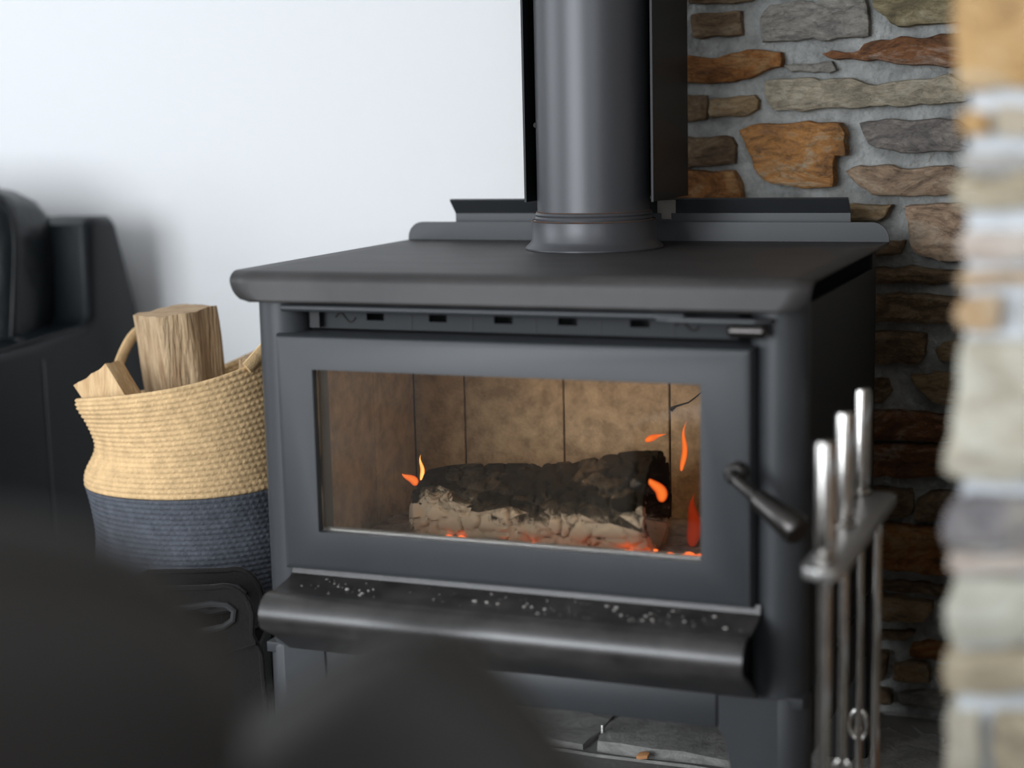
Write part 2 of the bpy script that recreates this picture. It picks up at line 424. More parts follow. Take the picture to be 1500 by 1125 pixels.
soot = mat('soot', (.015, .013, .012), .9)
MORTARX = {}

# ------------------------------------------------------------------ room shell
YW, XL, XR, YF, ZC = 1.02, -3.6, 2.3, -4.2, 2.5
HY = .65                       # face of the stone wall's mortar
struct(box('floor', XL, XR, YF, YW, -.10, -.012, floor_wood), 'timber floor of the room')
struct(box('ceiling', XL, XR, YF, YW + .1, ZC, ZC + .1, ceiling_paint), 'white ceiling')
struct(box('wall_back', XL, XR, YW, YW + .12, -.1, ZC, white_paint), 'plain white painted wall behind the stove and sofa')
def wall_with_hole(name, axis, pos, a0, a1, h0, h1, z0, z1, lab, second=None):
    """wall with one rectangular opening (h0..h1, z0..z1)"""
    bm = bmesh.new()
    t = .12 if pos < 0 or axis == 'X' else .12
    rects = [(a0, h0, -.1, ZC), (h1, a1, -.1, ZC), (h0, h1, z1, ZC)]
    if z0 > -.05: rects.append((h0, h1, -.1, z0))
    if second:
        g0, g1, y0, y1 = second
        rects[1] = (h1, g0, -.1, ZC); rects += [(g1, a1, -.1, ZC), (g0, g1, y1, ZC), (g0, g1, -.1, y0)]
    for (p, q, r, s) in rects:
        g = bmesh.ops.create_cube(bm, size=1)['verts']
        for v in g:
            u = p + (v.co.x + .5) * (q - p); w = pos - .12 * (v.co.y + .5); z = r + (v.co.z + .5) * (s - r)
            v.co = Vector((u, w, z)) if axis == 'Y' else Vector((w, u, z))
    return struct(from_bm(name, bm, white_paint, smooth=False), lab)
wall_with_hole('wall_front', 'Y', YF, XL, XR, -2.7, -.1, -.1, 2.2, 'white wall with glazed doors facing the stove', (1.2, 2.2, .7, 2.1))
wall_with_hole('wall_left', 'X', XL, YF, YW, -2.3, -.3, .55, 2.15, 'white wall with a window on the sofa side')
struct(box('wall_side', XR, XR + .12, YF, YW, -.1, ZC, white_paint), 'white side wall')
frame_m = mat('window_frame', (.05, .05, .055), .4)
w1 = struct(box('window_1', -2.7, -2.64, YF - .08, YF - .02, -.012, 2.2, frame_m), 'dark framed glazed doors')
for x in (-1.43, -.16): box('mullion', x, x + .06, YF - .08, YF - .02, -.012, 2.2, frame_m, w1)
box('rail', -2.64, -.16, YF - .08, YF - .02, 2.14, 2.2, frame_m, w1)
w3 = struct(box('added_window', 1.2, 1.25, YF - .08, YF - .02, .7, 2.1, frame_m), 'unseen narrow dark framed window added to brighten the pier')  # unseen opening added together with the fill light for the pier
box('mullion', 2.15, 2.2, YF - .08, YF - .02, .7, 2.1, frame_m, w3)
w2 = struct(box('window_2', XL - .08, XL - .02, -2.3, -2.24, .55, 2.15, frame_m), 'dark framed window')
for y in (-1.33, -.36): box('mullion', XL - .08, XL - .02, y, y + .06, .55, 2.15, frame_m, w2)

# hearth of slate slabs, each its own piece
hearth = struct(box('floor_hearth', -.95, .57, -.35, HY, -.05, -.006, grout), 'grey slate slab hearth under the stove')
rnd = random.Random(5)
def slab(poly, seed):
    stone(poly, .004, .010, lambda u, v, o: Vector((u, v, -.004 + o)), slate, hearth, seed, step=.04).name = 'slab'
rowsY = [(-.345, -.01), (.0, .352), (.362, .648)]
cutsX = [[-.94, -.55, -.12, .27, .565], [-.94, -.62, -.30, .17, .565], [-.94, -.48, -.035, .33, .565]]
k = 0
for (ya, yb), cx in zip(rowsY, cutsX):
    for i in range(len(cx) - 1):
        a, b = cx[i] + .006, cx[i + 1] - .006
        slab([(a, ya), ((a + b) / 2, ya + rnd.uniform(0, .006)), (b, ya), (b + rnd.uniform(-.004, .004), (ya + yb) / 2), (b, yb), ((a + b) / 2, yb - rnd.uniform(0, .006)), (a, yb)], 300 + k); k += 1

# stone wall behind the stove
wall_stone = struct(box('wall_hearth', -.12, 1.3, HY, YW, -.05, ZC, mortar), 'rough stone wall with grey mortar behind the stove')
def mortar_face(x0, x1, z0, z1, st, y, m, parent):
    nx, nz = int((x1 - x0) / st), int((z1 - z0) / st); vs_, fs = [], []
    for i in range(nx + 1):
        for j in range(nz + 1):
            x, z = x0 + (x1 - x0) * i / nx, z0 + (z1 - z0) * j / nz
            d = .004 + .006 * noise.noise(Vector((x * 22, z * 22, 3))) + .0035 * noise.noise(Vector((x * 75, z * 75, 9))) + .002 * noise.noise(Vector((x * 190, z * 190, 5)))
            vs_.append((x, y - max(.0005, d), z))
    for i in range(nx):
        for j in range(nz):
            a = i * (nz + 1) + j; fs.append((a, a + nz + 1, a + nz + 2, a + 1))
    return mesh('mortar_face', vs_, fs, m, parent, angle=180)
mortar_face(-.119, .577, .0, 1.4, .006, HY, mortar, wall_stone)
fh = lambda u, v, o: Vector((u, HY - o - .003, v))
for i, (kk, h, poly) in enumerate(STONES_HEARTH):
    stone(poly, h, .006, fh, MATS[kk], wall_stone, 100 + i)
kinds = ['rust', 'brown', 'tan', 'grey', 'slate', 'olive', 'pinktan', 'orange', 'brown']
course_fill(-.118, .012, .01, 1.09, fh, kinds, wall_stone, 11)
course_fill(.02, .28, .02, .735, fh, kinds, wall_stone, 12)
course_fill(-.118, .57, 1.10, 2.49, fh, kinds, wall_stone, 13, wmin=.14)
fs_ = lambda u, v, o: Vector((-.12 - o, u, v))
course_fill(HY + .005, YW - .005, .01, 2.49, fs_, kinds, wall_stone, 14, hmin=.09, hmax=.16)

# stone pier at the right, near the camera
PX0, PY0 = .578, -.53
pier = struct(box('wall_right', PX0, 1.3, PY0, HY, -.05, ZC, mortar_pale), 'pale stone pier with light mortar at the right, nearest the camera')
fp = lambda u, v, o: Vector((u, PY0 - o, v))
for i, (kk, h, poly) in enumerate(STONES_PILLAR):
    stone(poly, .018, .14 if min(p[0] for p in poly) < .585 else .01, fp, MATS[kk], pier, 500 + i)
pk = ['ptan', 'ptan2', 'pcream', 'pcream2', 'ppink', 'porange2', 'pgrey']
course_fill(.67, 1.29, .38, 1.0, fp, pk, pier, 21, wmin=.12)
course_fill(PX0 - .006, 1.29, .0, .385, fp, pk, pier, 22, wmin=.12, back=.1)
course_fill(PX0 - .006, 1.29, 1.0, 2.49, fp, pk, pier, 23, wmin=.16, hmin=.08, hmax=.15, back=.1)
fl = lambda u, v, o: Vector((PX0 - o * .5, u, v))
course_fill(PY0 + .16, HY - .03, .01, 2.49, fl, kinds, pier, 24, h=.02, hmin=.09, hmax=.16, wmin=.16)

# ------------------------------------------------------------------ wood stove
stove = thing('wood_stove', 'charcoal steel wood-burning stove with a wide glass door and a fire inside', 'stove', (0, .25, 0))
# top sheet: flat, bent down at the front, lower corners of the lip rounded off
def top_sheet():
    prof = [(.515, .725), (.40, .725), (.2, .725), (.004, .725)]
    for k in range(1, 9):
        a = k / 8 * math.radians(80); prof.append((.004 - .020 * math.sin(a), .725 - .016 * (1 - math.cos(a))))
    y, z = prof[-1]
    for k in range(1, 8): prof.append((y - .002 * k / 7, z - (z - .687) * k / 7))
    L = 26; vs_, fs = [], []
    for y, z in prof:
        t = min(1, max(0, (.718 - z) / (.718 - .687)))
        hw = .364 - .028 * (1 - math.sqrt(max(0, 1 - t * t)))
        for i in range(L + 1):
            vs_.append((-.003 + hw * (2 * i / L - 1), y, z))
    for r in range(len(prof) - 1):
        for i in range(L): fs.append((r * (L + 1) + i, r * (L + 1) + i + 1, (r + 1) * (L + 1) + i + 1, (r + 1) * (L + 1) + i))
    o = mesh('top_plate', vs_, fs, paint_top_lit, stove, angle=60)
    s = o.modifiers.new('thick', 'SOLIDIFY'); s.thickness = .005; s.offset = -1 if False else 1
    o.data.flip_normals(); s.offset = -1
    return o
top = top_sheet()
def arc(cx, cz, r, a0, a1, n=7):
    return [(cx + r * math.cos(math.radians(a0 + (a1 - a0) * i / n)), cz + r * math.sin(math.radians(a0 + (a1 - a0) * i / n))) for i in range(n + 1)]
up_poly = [(-.369, .722), (.362, .722)] + arc(.362 - .024, .728, .024, 0, 90) + arc(-.369 + .024, .728, .024, 90, 180)
prism('rear_upstand', up_poly, lambda u, v, d: Vector((u, d, v)), .515, .519, paint, stove)
extrude_profile('rear_heat_shield', [(.548, .45), (.552, .45), (.552, .765), (.530, .786), (.526, .784), (.548, .763)], -.303, .303, paint, stove)
# body
for s in (-1, 1):
    X = s * .347
    box('side_panel', min(X, X - s * .004), max(X, X - s * .004), .034, .50, .235, .692, paint_dark, stove)
    box('side_top_strip', min(X, X - s * .004), max(X, X - s * .004), .468, .50, .6925, .719, paint_dark, stove)
    lathe('corner_post', [(.033, .240), (.033, .716)], paint, stove, seg=40, center=(s * .317, .034, 0))
box('back_panel', -.342, .342, .496, .50, .235, .715, paint_dark, stove)
box('front_panel', -.30, .30, .074, .078, .612, .715, paint_dark, stove)
box('front_panel_low', -.30, .30, .074, .078, .242, .362, paint_dark, stove)
for s in (-1, 1):
    box('door_jamb', min(s * .30, s * .288), max(s * .30, s * .288), .074, .078, .362, .612, paint_dark, stove)
# slotted air strip above the door
strip_z0, strip_z1 = .650, .678
def air_strip():
    bm = bmesh.new(); xs = [-.285]
    holes = [(-.203, -.179), (-.118, -.094), (-.032, -.008), (.050, .074), (.139, .163)]
    def b(x0, x1, z0, z1):
        for v in bmesh.ops.create_cube(bm, size=1)['verts']:
            v.co = Vector((x0 + (v.co.x + .5) * (x1 - x0), .034 + (v.co.y + .5) * .006, z0 + (v.co.z + .5) * (z1 - z0)))
    x = -.284
    for a, c in holes: b(x, a, strip_z0, strip_z1); b(a, c, strip_z0, .661); b(a, c, .673, strip_z1); x = c
    b(x, .268, strip_z0, strip_z1)
    return from_bm('air_strip', bm, mat('strip_shade_paint', (.012, .014, .016), .55, spec=.25), stove, smooth=False)  # shade below the top lip is put into this darker strip colour
air_strip()
for x in (-.143, -.062, .020, .102, .19): box('strip_seam', x, x + .0016, .0332, .0345, strip_z0 + .001, strip_z1 - .001, paint_dark, stove)
box('strip_bracket', -.276, -.263, .022, .034, .652, .676, paint_dark, stove)
rod = tube('air_slide_rod', [(-.300, -.004, .6795), (.215, -.004, .6795)], .0046, paint, stove, seg=14)
lev = prism('air_lever', [(.185, -.012), (.20, -.018), (.30, -.020), (.315, -.012), (.318, 0), (.31, .012), (.20, .008), (.185, .002)], lambda u, v, d: Vector((u, v - .004, d)), .6750, .6795, paint, stove, bev=.001)
tube('knob', [(.268, -.016, .6665), (.272, -.016, .6665), (.308, -.016, .6665), (.312, -.016, .6665)], [.004, .0082, .0082, .004], gun, lev, seg=18)

# door: frame with a bevelled rim around the opening
DX0, DX1, DZ0, DZ1, DY0, DY1 = -.309, .295, .347, .647, -.015, .070
GX0, GX1, GZ0, GZ1 = -.256, .236, .399, .6045
def door_frame():
    bm = bmesh.new()
    def ring(x0, x1, z0, z1, y): return [bm.verts.new((x, y, z)) for x, z in ((x0, z0), (x1, z0), (x1, z1), (x0, z1))]
    r = .010
    rings = [ring(DX0, DX1, DZ0, DZ1, DY1), ring(DX0, DX1, DZ0, DZ1, DY0 + r), ring(DX0 + r * .3, DX1 - r * .3, DZ0 + r * .3, DZ1 - r * .3, DY0 + r * .3),
             ring(DX0 + r, DX1 - r, DZ0 + r, DZ1 - r, DY0), ring(GX0, GX1, GZ0, GZ1, DY0), ring(GX0, GX1, GZ0, GZ1, DY0 + .012), ring(GX0 - .022, GX1 + .022, GZ0 - .034, GZ1 + .016, DY0 + .030), ring(GX0 - .024, GX1 + .024, GZ0 - .036, GZ1 + .018, DY1)]
    for a, b in zip(rings[:-1], rings[1:]):
        for k in range(4): bm.faces.new((a[k], a[(k + 1) % 4], b[(k + 1) % 4], b[k]))
    a, b = rings[-1], rings[0]
    for k in range(4): bm.faces.new((a[k], a[(k + 1) % 4], b[(k + 1) % 4], b[k]))
    return from_bm('door', bm, paint, stove, angle=30)
door = door_frame()
gm = bpy.data.materials.new('sooty_stove_glass'); gm.use_nodes = True
t = gm.node_tree; t.nodes.remove(t.nodes['Principled BSDF'])
tr = nd(t, 'ShaderNodeBsdfTransparent'); tr.inputs[0].default_value = (.93, .92, .90, 1)
gl = nd(t, 'ShaderNodeBsdfGlossy', Roughness=0.012); fr = nd(t, 'ShaderNodeFresnel', IOR=1.55)
m1 = nd(t, 'ShaderNodeMixShader'); t.links.new(fr.outputs[0], m1.inputs[0]); t.links.new(tr.outputs[0], m1.inputs[1]); t.links.new(gl.outputs[0], m1.inputs[2])
df = nd(t, 'ShaderNodeBsdfDiffuse'); df.inputs[0].default_value = (.16, .15, .13, 1)
tc = nd(t, 'ShaderNodeTexCoord'); sp = nd(t, 'ShaderNodeSeparateXYZ'); t.links.new(tc.outputs['Object'], sp.inputs[0])
mr = nd(t, 'ShaderNodeMapRange'); mr.inputs[1].default_value = -.10; mr.inputs[2].default_value = -.26; mr.inputs[3].default_value = .0; mr.inputs[4].default_value = .24
t.links.new(sp.outputs[0], mr.inputs[0])
nz = nd(t, 'ShaderNodeTexNoise', Scale=14.0, Detail=4.0); t.links.new(tc.outputs['Object'], nz.inputs['Vector'])
mu = nd(t, 'ShaderNodeMath', operation='MULTIPLY'); t.links.new(mr.outputs[0], mu.inputs[0]); t.links.new(nz.outputs[0], mu.inputs[1])
m2 = nd(t, 'ShaderNodeMixShader'); t.links.new(mu.outputs[0], m2.inputs[0]); t.links.new(m1.outputs[0], m2.inputs[1]); t.links.new(df.outputs[0], m2.inputs[2])
t.links.new(m2.outputs[0], t.nodes['Material Output'].inputs[0])
box('glass_pane', GX0 - .0, GX1 + .0, DY0 + .012, DY0 + .016, GZ0, GZ1, gm, door)
seal = mat('door_rope_seal', (.10, .085, .065), .9, bump=.5, bscale=300)
tube('glass_seal', [(GX0 + .001, .004, GZ0 + .001), (GX1 - .001, .004, GZ0 + .001), (GX1 - .001, .004, GZ1 - .001), (GX0 + .001, .004, GZ1 - .001)], .0025, seal, door, seg=8, closed=True)
# handle
hd = lathe('handle_boss', [(.0, -.030), (.010, -.030), (.013, -.027), (.013, -.012)], gun, door, seg=28, center=(.279, 0, .507), axis='Y', cap=False)
tube('handle_stem', [(.279, -.028, .507), (.2805, -.036, .5055), (.286, -.041, .502), (.300, -.049, .494), (.313, -.056, .4865)], [.0068, .0072, .0072, .0072, .0072], gun, hd, seg=16)
tube('handle_grip', [(.309, -.054, .489), (.312, -.0555, .4873), (.335, -.069, .4755), (.360, -.083, .463), (.3635, -.085, .461)], [.0080, .0118, .0145, .0178, .0150], gun, hd, seg=22)
# ash lip: rolled shelf under the door
lip = []
lip += [(.004, .350), (.0, .350), (-.004, .340), (-.012, .336), (-.045, .331)]
for k in range(0, 9):
    a = math.radians(80 + k * 17); lip.append((-.062 + .026 * math.cos(a) - .004, .306 + .026 * math.sin(a)))
lip += [(-.055, .272), (-.02, .246), (-.012, .2425)]
inner = [(y + .003, z + (-.003 if z > .3 else .004)) for y, z in lip]
lm = mat('ash_lip_steel', (.030, .027, .026), .33, spec=.6, var=.5, vscale=16, bump=.08, bscale=400)
extrude_profile('ash_lip', lip + inner[::-1], -.303, .302, lm, stove, angle=40)
# base: front apron between two tapered legs, side aprons, rear legs
BX, ZT = .353, .240
front = [(-BX, ZT), (BX, ZT), (BX, 0), (.285, 0), (.252, .185), (.246, .196), (-.246, .196), (-.252, .185), (-.285, 0), (-BX, 0)]
ap = [(-.262, ZT), (.250, ZT), (.250, .196), (-.262, .196)]
def bevp(name, poly, y0, y1, m): return prism(name, poly, lambda u, v, d: Vector((u, d, v)), y0, y1, m, stove, bev=.003)
bevp('apron', ap, .0, .012, paint)
for s in (-1, 1):
    e = .252 if s > 0 else .264
    poly = [(s * e, ZT), (s * .322, ZT), (s * .322, .003), (s * .292, .003), (s * (e + .008), .185), (s * e, .196)]
    prism('leg', poly, lambda u, v, d: Vector((u, d, v)), -.0005, .066, paint, stove)
    lathe('leg_corner', [(.0, .003), (.033, .003), (.034, .006), (.034, .236), (.031, .2405), (.0, .2405)], paint, stove, seg=40, center=(s * .320, .0335, 0), cap=False)
    poly = [(s * .27, ZT), (s * BX, ZT), (s * BX, .003), (s * .292, .003)]
    bevp('leg', poly, .43, .50, paint_dark)
    box('side_apron', min(s * BX, s * .345), max(s * BX, s * .345), .036, .43, .16, ZT, paint_dark, stove, bev=.001)
box('base_plate', -.35, .35, .004, .498, .228, .2415, paint, stove, bev=.001)
# firebox
box('firebox_floor', -.296, .290, .08, .37, .312, .322, soot, stove)
box('baffle_plate', -.296, .290, .08, .37, .628, .634, soot, stove)
for a, b in ((-.296, -.218), (-.2155, -.0655), (-.063, .0895), (.092, .29)): box('firebrick', a, b, .362, .388, .322, .628, firebrick, stove, bev=.002)
for x0, x1 in ((-.32, -.296), (.290, .314)):
    box('firebrick', x0, x1, .082, .23, .322, .628, firebrick, stove, bev=.002)
    box('firebrick', x0, x1, .2325, .36, .322, .628, firebrick, stove, bev=.002)
for x in (-.125, .02): box('air_tab', x, x + .038, .34, .3615, .600, .614, paint_dark, stove, bev=.004)
tube('brick_crack', [(.093, .3615, .505), (.100, .3612, .510), (.118, .3612, .516), (.127, .3612, .523), (.142, .3612, .536)], [.004, .0016, .0011, .001, .0008], soot, stove, seg=6)
# flue
FX, FY = -.021, .38
fl_prof = [(.078, .772), (.078, 2.498)]
lathe('flue_pipe', [(.078, .766), (.078, 2.499)], flue_paint, stove, seg=72, center=(FX, FY, 0))
lathe('flue_collar', [(.096, .7255), (.096, .7275), (.090, .733), (.0865, .738), (.0865, .7635), (.0845, .7645), (.081, .765), (.0815, .768), (.080, .7705), (.0812, .773), (.0795, .776), (.078, .7762)], flue_paint, stove, seg=72, center=(FX, FY, 0), cap=False)
rust = mat('rust_stain', (.16, .07, .03), .9)
shp = [(.074, .350), (.074, .524), (-.112, .524), (-.112, .350), (-.109, .350), (-.109, .521), (.071, .521), (.071, .350)]
prism('flue_heat_shield', [(x, y) for x, y in shp], lambda u, v, d: Vector((u, v, d)), .790, 2.3, mat('shield_steel', (.007, .008, .009), .45, spec=.22), stove)
br = prism('shield_bracket', [(.066, .790), (.092, .790), (.092, .772), (.086, .772), (.086, .764), (.072, .764), (.072, .772), (.066, .772)], lambda u, v, d: Vector((u, d, v)), .395, .398, mat('bracket_steel', (.03, .026, .022), .8, spec=.1), stove)
lathe('rivet', [(0, -.003), (.003, -.002), (.004, 0)], soot, stove, seg=10, center=(FX - .0693, FY - .0365, .895), axis='Y', cap=False)
rust_m = mat('rust_bloom', (.13, .055, .022), .95, col2=(.05, .045, .045), vscale=60)
for zz, r_ in ((.7768, .0795), (.7646, .0858)): lathe('rust_line', [(r_ - .0006, zz - .0007), (r_ + .0005, zz), (r_ - .0006, zz + .0007)], rust_m, stove, seg=64, center=(FX, FY, 0), cap=False)
for sx in (-.232, .208):
    tube('damper_mark', [(sx - .014 + .028 * i / 12, .0332, .664 + .0055 * math.sin(i / 12 * 2 * math.pi)) for i in range(13)], .0011, soot, stove, seg=6)
finish(stove)

# crumbs and ash left on the lip
def crumbs():
    bm = bmesh.new(); r = random.Random(3)
    for i in range(110):
        x = r.uniform(-.29, .29) if r.random() < .6 else r.choice([r.gauss(-.22, .03), r.gauss(.15, .05)])
        x = max(-.295, min(.295, x)); y = r.uniform(-.05, -.008); z = .3312 + (y + .045) * .151 + .0006
        s = r.choice([.0006, .0007, .0009, .0012, .0022]) * r.uniform(.7, 1.2)
        g = bmesh.ops.create_icosphere(bm, subdivisions=1, radius=s)['verts']
        for v in g: v.co = Vector((v.co.x * r.uniform(.7, 1.6) + x, v.co.y + y, v.co.z * .6 + z))
    o = from_bm('ash_crumbs', bm, mat('ash_crumb', (.18, .16, .14), .95, col2=(.5, .48, .45), vscale=60), None)
    return tag(o, 'scattered pale ash crumbs lying on the rolled lip below the stove door', 'ash', kind='stuff')
crumbs()

# ------------------------------------------------------------------ fire
def charred_log():
    nu, nv = 150, 96; vs_, fs = [], []
    L0, L1 = -.206, .128
    for i in range(nu + 1):
        s = i / nu; x = L0 + (L1 - L0) * s
        zc = .381 + .031 * s + .004 * math.sin(s * 9); yc = .185 + .012 * math.sin(s * 4)
        r0 = .0535 + .012 * s - .007 * math.exp(-((s - .50) / .02) ** 2)
        if s < .03: r0 *= .80 + 6.6 * s
        for j in range(nv):
            a = 2 * math.pi * j / nv
            q = Vector((x * 34, math.cos(a) * 2.6, math.sin(a) * 2.6))
            d = noise.voronoi(q + Vector((noise.noise(q) * .5, 0, 0)))[0]
            crack = min(1, (d[1] - d[0]) / .20)
            r = r0 - .0085 * (1 - crack) ** 1.5 + .004 * noise.noise(Vector((x * 9, math.cos(a) * 2, math.sin(a) * 2)))
            vs_.append((x, yc + r * math.cos(a), zc + r * math.sin(a) * 1.05))
    for i in range(nu):
        for j in range(nv):
            k = (j + 1) % nv
            fs.append((i * nv + j, i * nv + k, (i + 1) * nv + k, (i + 1) * nv + j))
    # hollow burnt end
    b = nu * nv; n0 = len(vs_)
    cx, cy, cz = L1, .185 + .012 * math.sin(4), .412 + .004 * math.sin(9)
    for depth, k in ((.0, .80), (-.03, .66), (-.06, .35)):
        for j in range(nv):
            v = Vector(vs_[b + j]); c = Vector((cx, cy, cz)); p = c + (v - c) * k; vs_.append((cx + depth, p.y, p.z))
    for r_ in range(3):
        o0 = b if r_ == 0 else n0 + (r_ - 1) * nv; o1 = n0 + r_ * nv
        for j in range(nv):
            k = (j + 1) % nv; fs.append((o0 + j, o0 + k, o1 + k, o1 + j))
    fs.append(tuple(n0 + 2 * nv + j for j in range(nv))); fs.append(tuple(range(nv))[::-1])
    m = bpy.data.materials.new('charred_wood'); m.use_nodes = True; t = m.node_tree; p = t.nodes['Principled BSDF']; p.inputs['Roughness'].default_value = .95; p.inputs['Specular IOR Level'].default_value = .06
    tc = nd(t, 'ShaderNodeTexCoord'); sp = nd(t, 'ShaderNodeSeparateXYZ'); t.links.new(tc.outputs['Object'], sp.inputs[0])
    n = nd(t, 'ShaderNodeTexNoise', Scale=30.0, Detail=9.0, Roughness=.78, Distortion=1.2); t.links.new(tc.outputs['Object'], n.inputs['Vector'])
    # pale ash clings to the lower flank of the log
    mr = nd(t, 'ShaderNodeMapRange'); mr.inputs[1].default_value = .440; mr.inputs[2].default_value = .340
    t.links.new(sp.outputs[2], mr.inputs[0])
    ad = nd(t, 'ShaderNodeMath', operation='ADD'); t.links.new(mr.outputs[0], ad.inputs[0]); t.links.new(n.outputs[0], ad.inputs[1])
    r = nd(t, 'ShaderNodeValToRGB'); e = r.color_ramp.elements
    e[0].position = .62; e[0].color = (.014, .0115, .008, 1); e[1].position = 1.0; e[1].color = (.50, .40, .29, 1); k = e.new(.84); k.color = (.06, .048, .033, 1)
    vo = nd(t, 'ShaderNodeTexVoronoi', Scale=38.0); mp = nd(t, 'ShaderNodeMapping'); mp.inputs['Scale'].default_value = (.55, 1, 1.7)
    t.links.new(tc.outputs['Object'], mp.inputs['Vector']); t.links.new(mp.outputs[0], vo.inputs['Vector'])
    s2 = nd(t, 'ShaderNodeSeparateColor'); t.links.new(vo.outputs['Color'], s2.inputs[0])
    ma = nd(t, 'ShaderNodeMath', operation='MULTIPLY_ADD'); ma.inputs[1].default_value = .45; t.links.new(s2.outputs[0], ma.inputs[0]); t.links.new(ad.outputs[0], ma.inputs[2])
    su = nd(t, 'ShaderNodeMath', operation='SUBTRACT'); su.inputs[1].default_value = .22; t.links.new(ma.outputs[0], su.inputs[0])
    t.links.new(su.outputs[0], r.inputs[0]); t.links.new(r.outputs[0], p.inputs['Base Color'])
    o = mesh('burning_log', vs_, fs, m, None, angle=60)
    return tag(o, 'charred cracked log with pale ash burning behind the stove glass', 'log')
charred_log()
ash = mat('wood_ash', (.42, .37, .32), .95, col2=(.16, .12, .10), vscale=40, bump=.8, bscale=150)
def ash_bed():
    n, m_ = 60, 26; vs_, fs = [], []
    for i in range(n + 1):
        for j in range(m_ + 1):
            x = -.292 + .578 * i / n; y = .082 + .276 * j / m_
            e = min(1, min(i, n - i, j, m_ - j) / 2)
            vs_.append((x, y, .3235 + e * (.034 + .010 * noise.noise(Vector((x * 18, y * 18, 1))) + .006 * noise.noise(Vector((x * 60, y * 60, 4))))))
    for i in range(n):
        for j in range(m_):
            a = i * (m_ + 1) + j; fs.append((a, a + m_ + 1, a + m_ + 2, a + 1))
    return tag(mesh('ash_bed', vs_, fs, ash), 'grey ash bed under the burning log', 'ash', kind='stuff')
ash_bed()
ember_m = emit('ember_glow', (1.0, .16, .03), 2.2)
def embers():
    bm = bmesh.new(); r = random.Random(8)
    for i in range(70):
        x = r.choice([r.uniform(-.2, .25), r.uniform(.08, .25)]); y = r.uniform(.09, .16)
        g = bmesh.ops.create_icosphere(bm, subdivisions=1, radius=r.uniform(.002, .005))['verts']
        for v in g: v.co = Vector((v.co.x * 1.6 + x, v.co.y + y, v.co.z * .6 + .361))
    o = from_bm('embers', bm, ember_m); return tag(o, 'small red embers glowing in the ash below the log', 'embers', kind='stuff')
embers()
def flame_mat(name, core, rim, s):
    fm = bpy.data.materials.new(name); fm.use_nodes = True; t = fm.node_tree; t.nodes.remove(t.nodes['Principled BSDF'])
    e = nd(t, 'ShaderNodeEmission'); tr = nd(t, 'ShaderNodeBsdfTransparent'); lw = nd(t, 'ShaderNodeLayerWeight'); lw.inputs[0].default_value = .5
    rr = nd(t, 'ShaderNodeValToRGB'); rr.color_ramp.elements[0].color = (*core, 1); rr.color_ramp.elements[1].color = (*rim, 1); rr.color_ramp.elements[1].position = .6
    t.links.new(lw.outputs['Facing'], rr.inputs[0]); t.links.new(rr.outputs[0], e.inputs[0]); e.inputs[1].default_value = s
    mx = nd(t, 'ShaderNodeMixShader'); t.links.new(lw.outputs['Facing'], mx.inputs[0]); t.links.new(e.outputs[0], mx.inputs[1]); t.links.new(tr.outputs[0], mx.inputs[2])
    t.links.new(mx.outputs[0], t.nodes['Material Output'].inputs[0])
    return fm
f_bright = flame_mat('bright_flame', (1, .50, .13), (1, .22, .03), 1.7)
f_orange = flame_mat('orange_flame', (1, .22, .035), (.9, .10, .015), 1.0)
f_red = flame_mat('red_flame', (.55, .05, .012), (.4, .03, .008), .42)
def flame(base, h, w, lean, label, m, wob=.3):
    pts, rs = [], []
    for i in range(25):
        s = i / 24
        pts.append((base[0] + lean * s ** 1.4 + wob * w * math.sin(s * 6) * s, base[1] + .004 * math.sin(s * 5), base[2] + h * s))
        rs.append(max(.0002, w * 2.1 * (s + .02) ** .55 * (1 - s) ** 1.15))
    o = tube('flame', pts, rs, m, None, seg=20); tag(o, label, 'flame')
flame((-.209, .190, .424), .036, .0042, .003, 'thin bright flame standing at the left end of the log', f_bright)
flame((-.228, .210, .412), .016, .008, -.016, 'low soft orange glow left of the log end', f_orange)  # soft orange glow beside the thin flame, built as an emissive shape
flame((.140, .245, .446), .066, .0052, .010, 'tall narrow flame licking up behind the right end of the log', f_orange, .8)
flame((.085, .268, .478), .012, .006, .030, 'wide low flame on top of the log near its right end', f_orange)
flame((.138, .160, .424), .034, .010, -.014, 'orange flame curling at the hollow right end of the log', f_orange, .6)
flame((.166, .20, .358), .070, .013, .006, 'dim red flame rising from the embers right of the log', f_red)
fire = bpy.data.lights.new('fire_light', 'POINT'); fire.energy = .6; fire.color = (1, .58, .28); fire.shadow_soft_size = .05
fo = bpy.data.objects.new('fire_light', fire); C.objects.link(fo); fo.location = (.02, .13, .57)

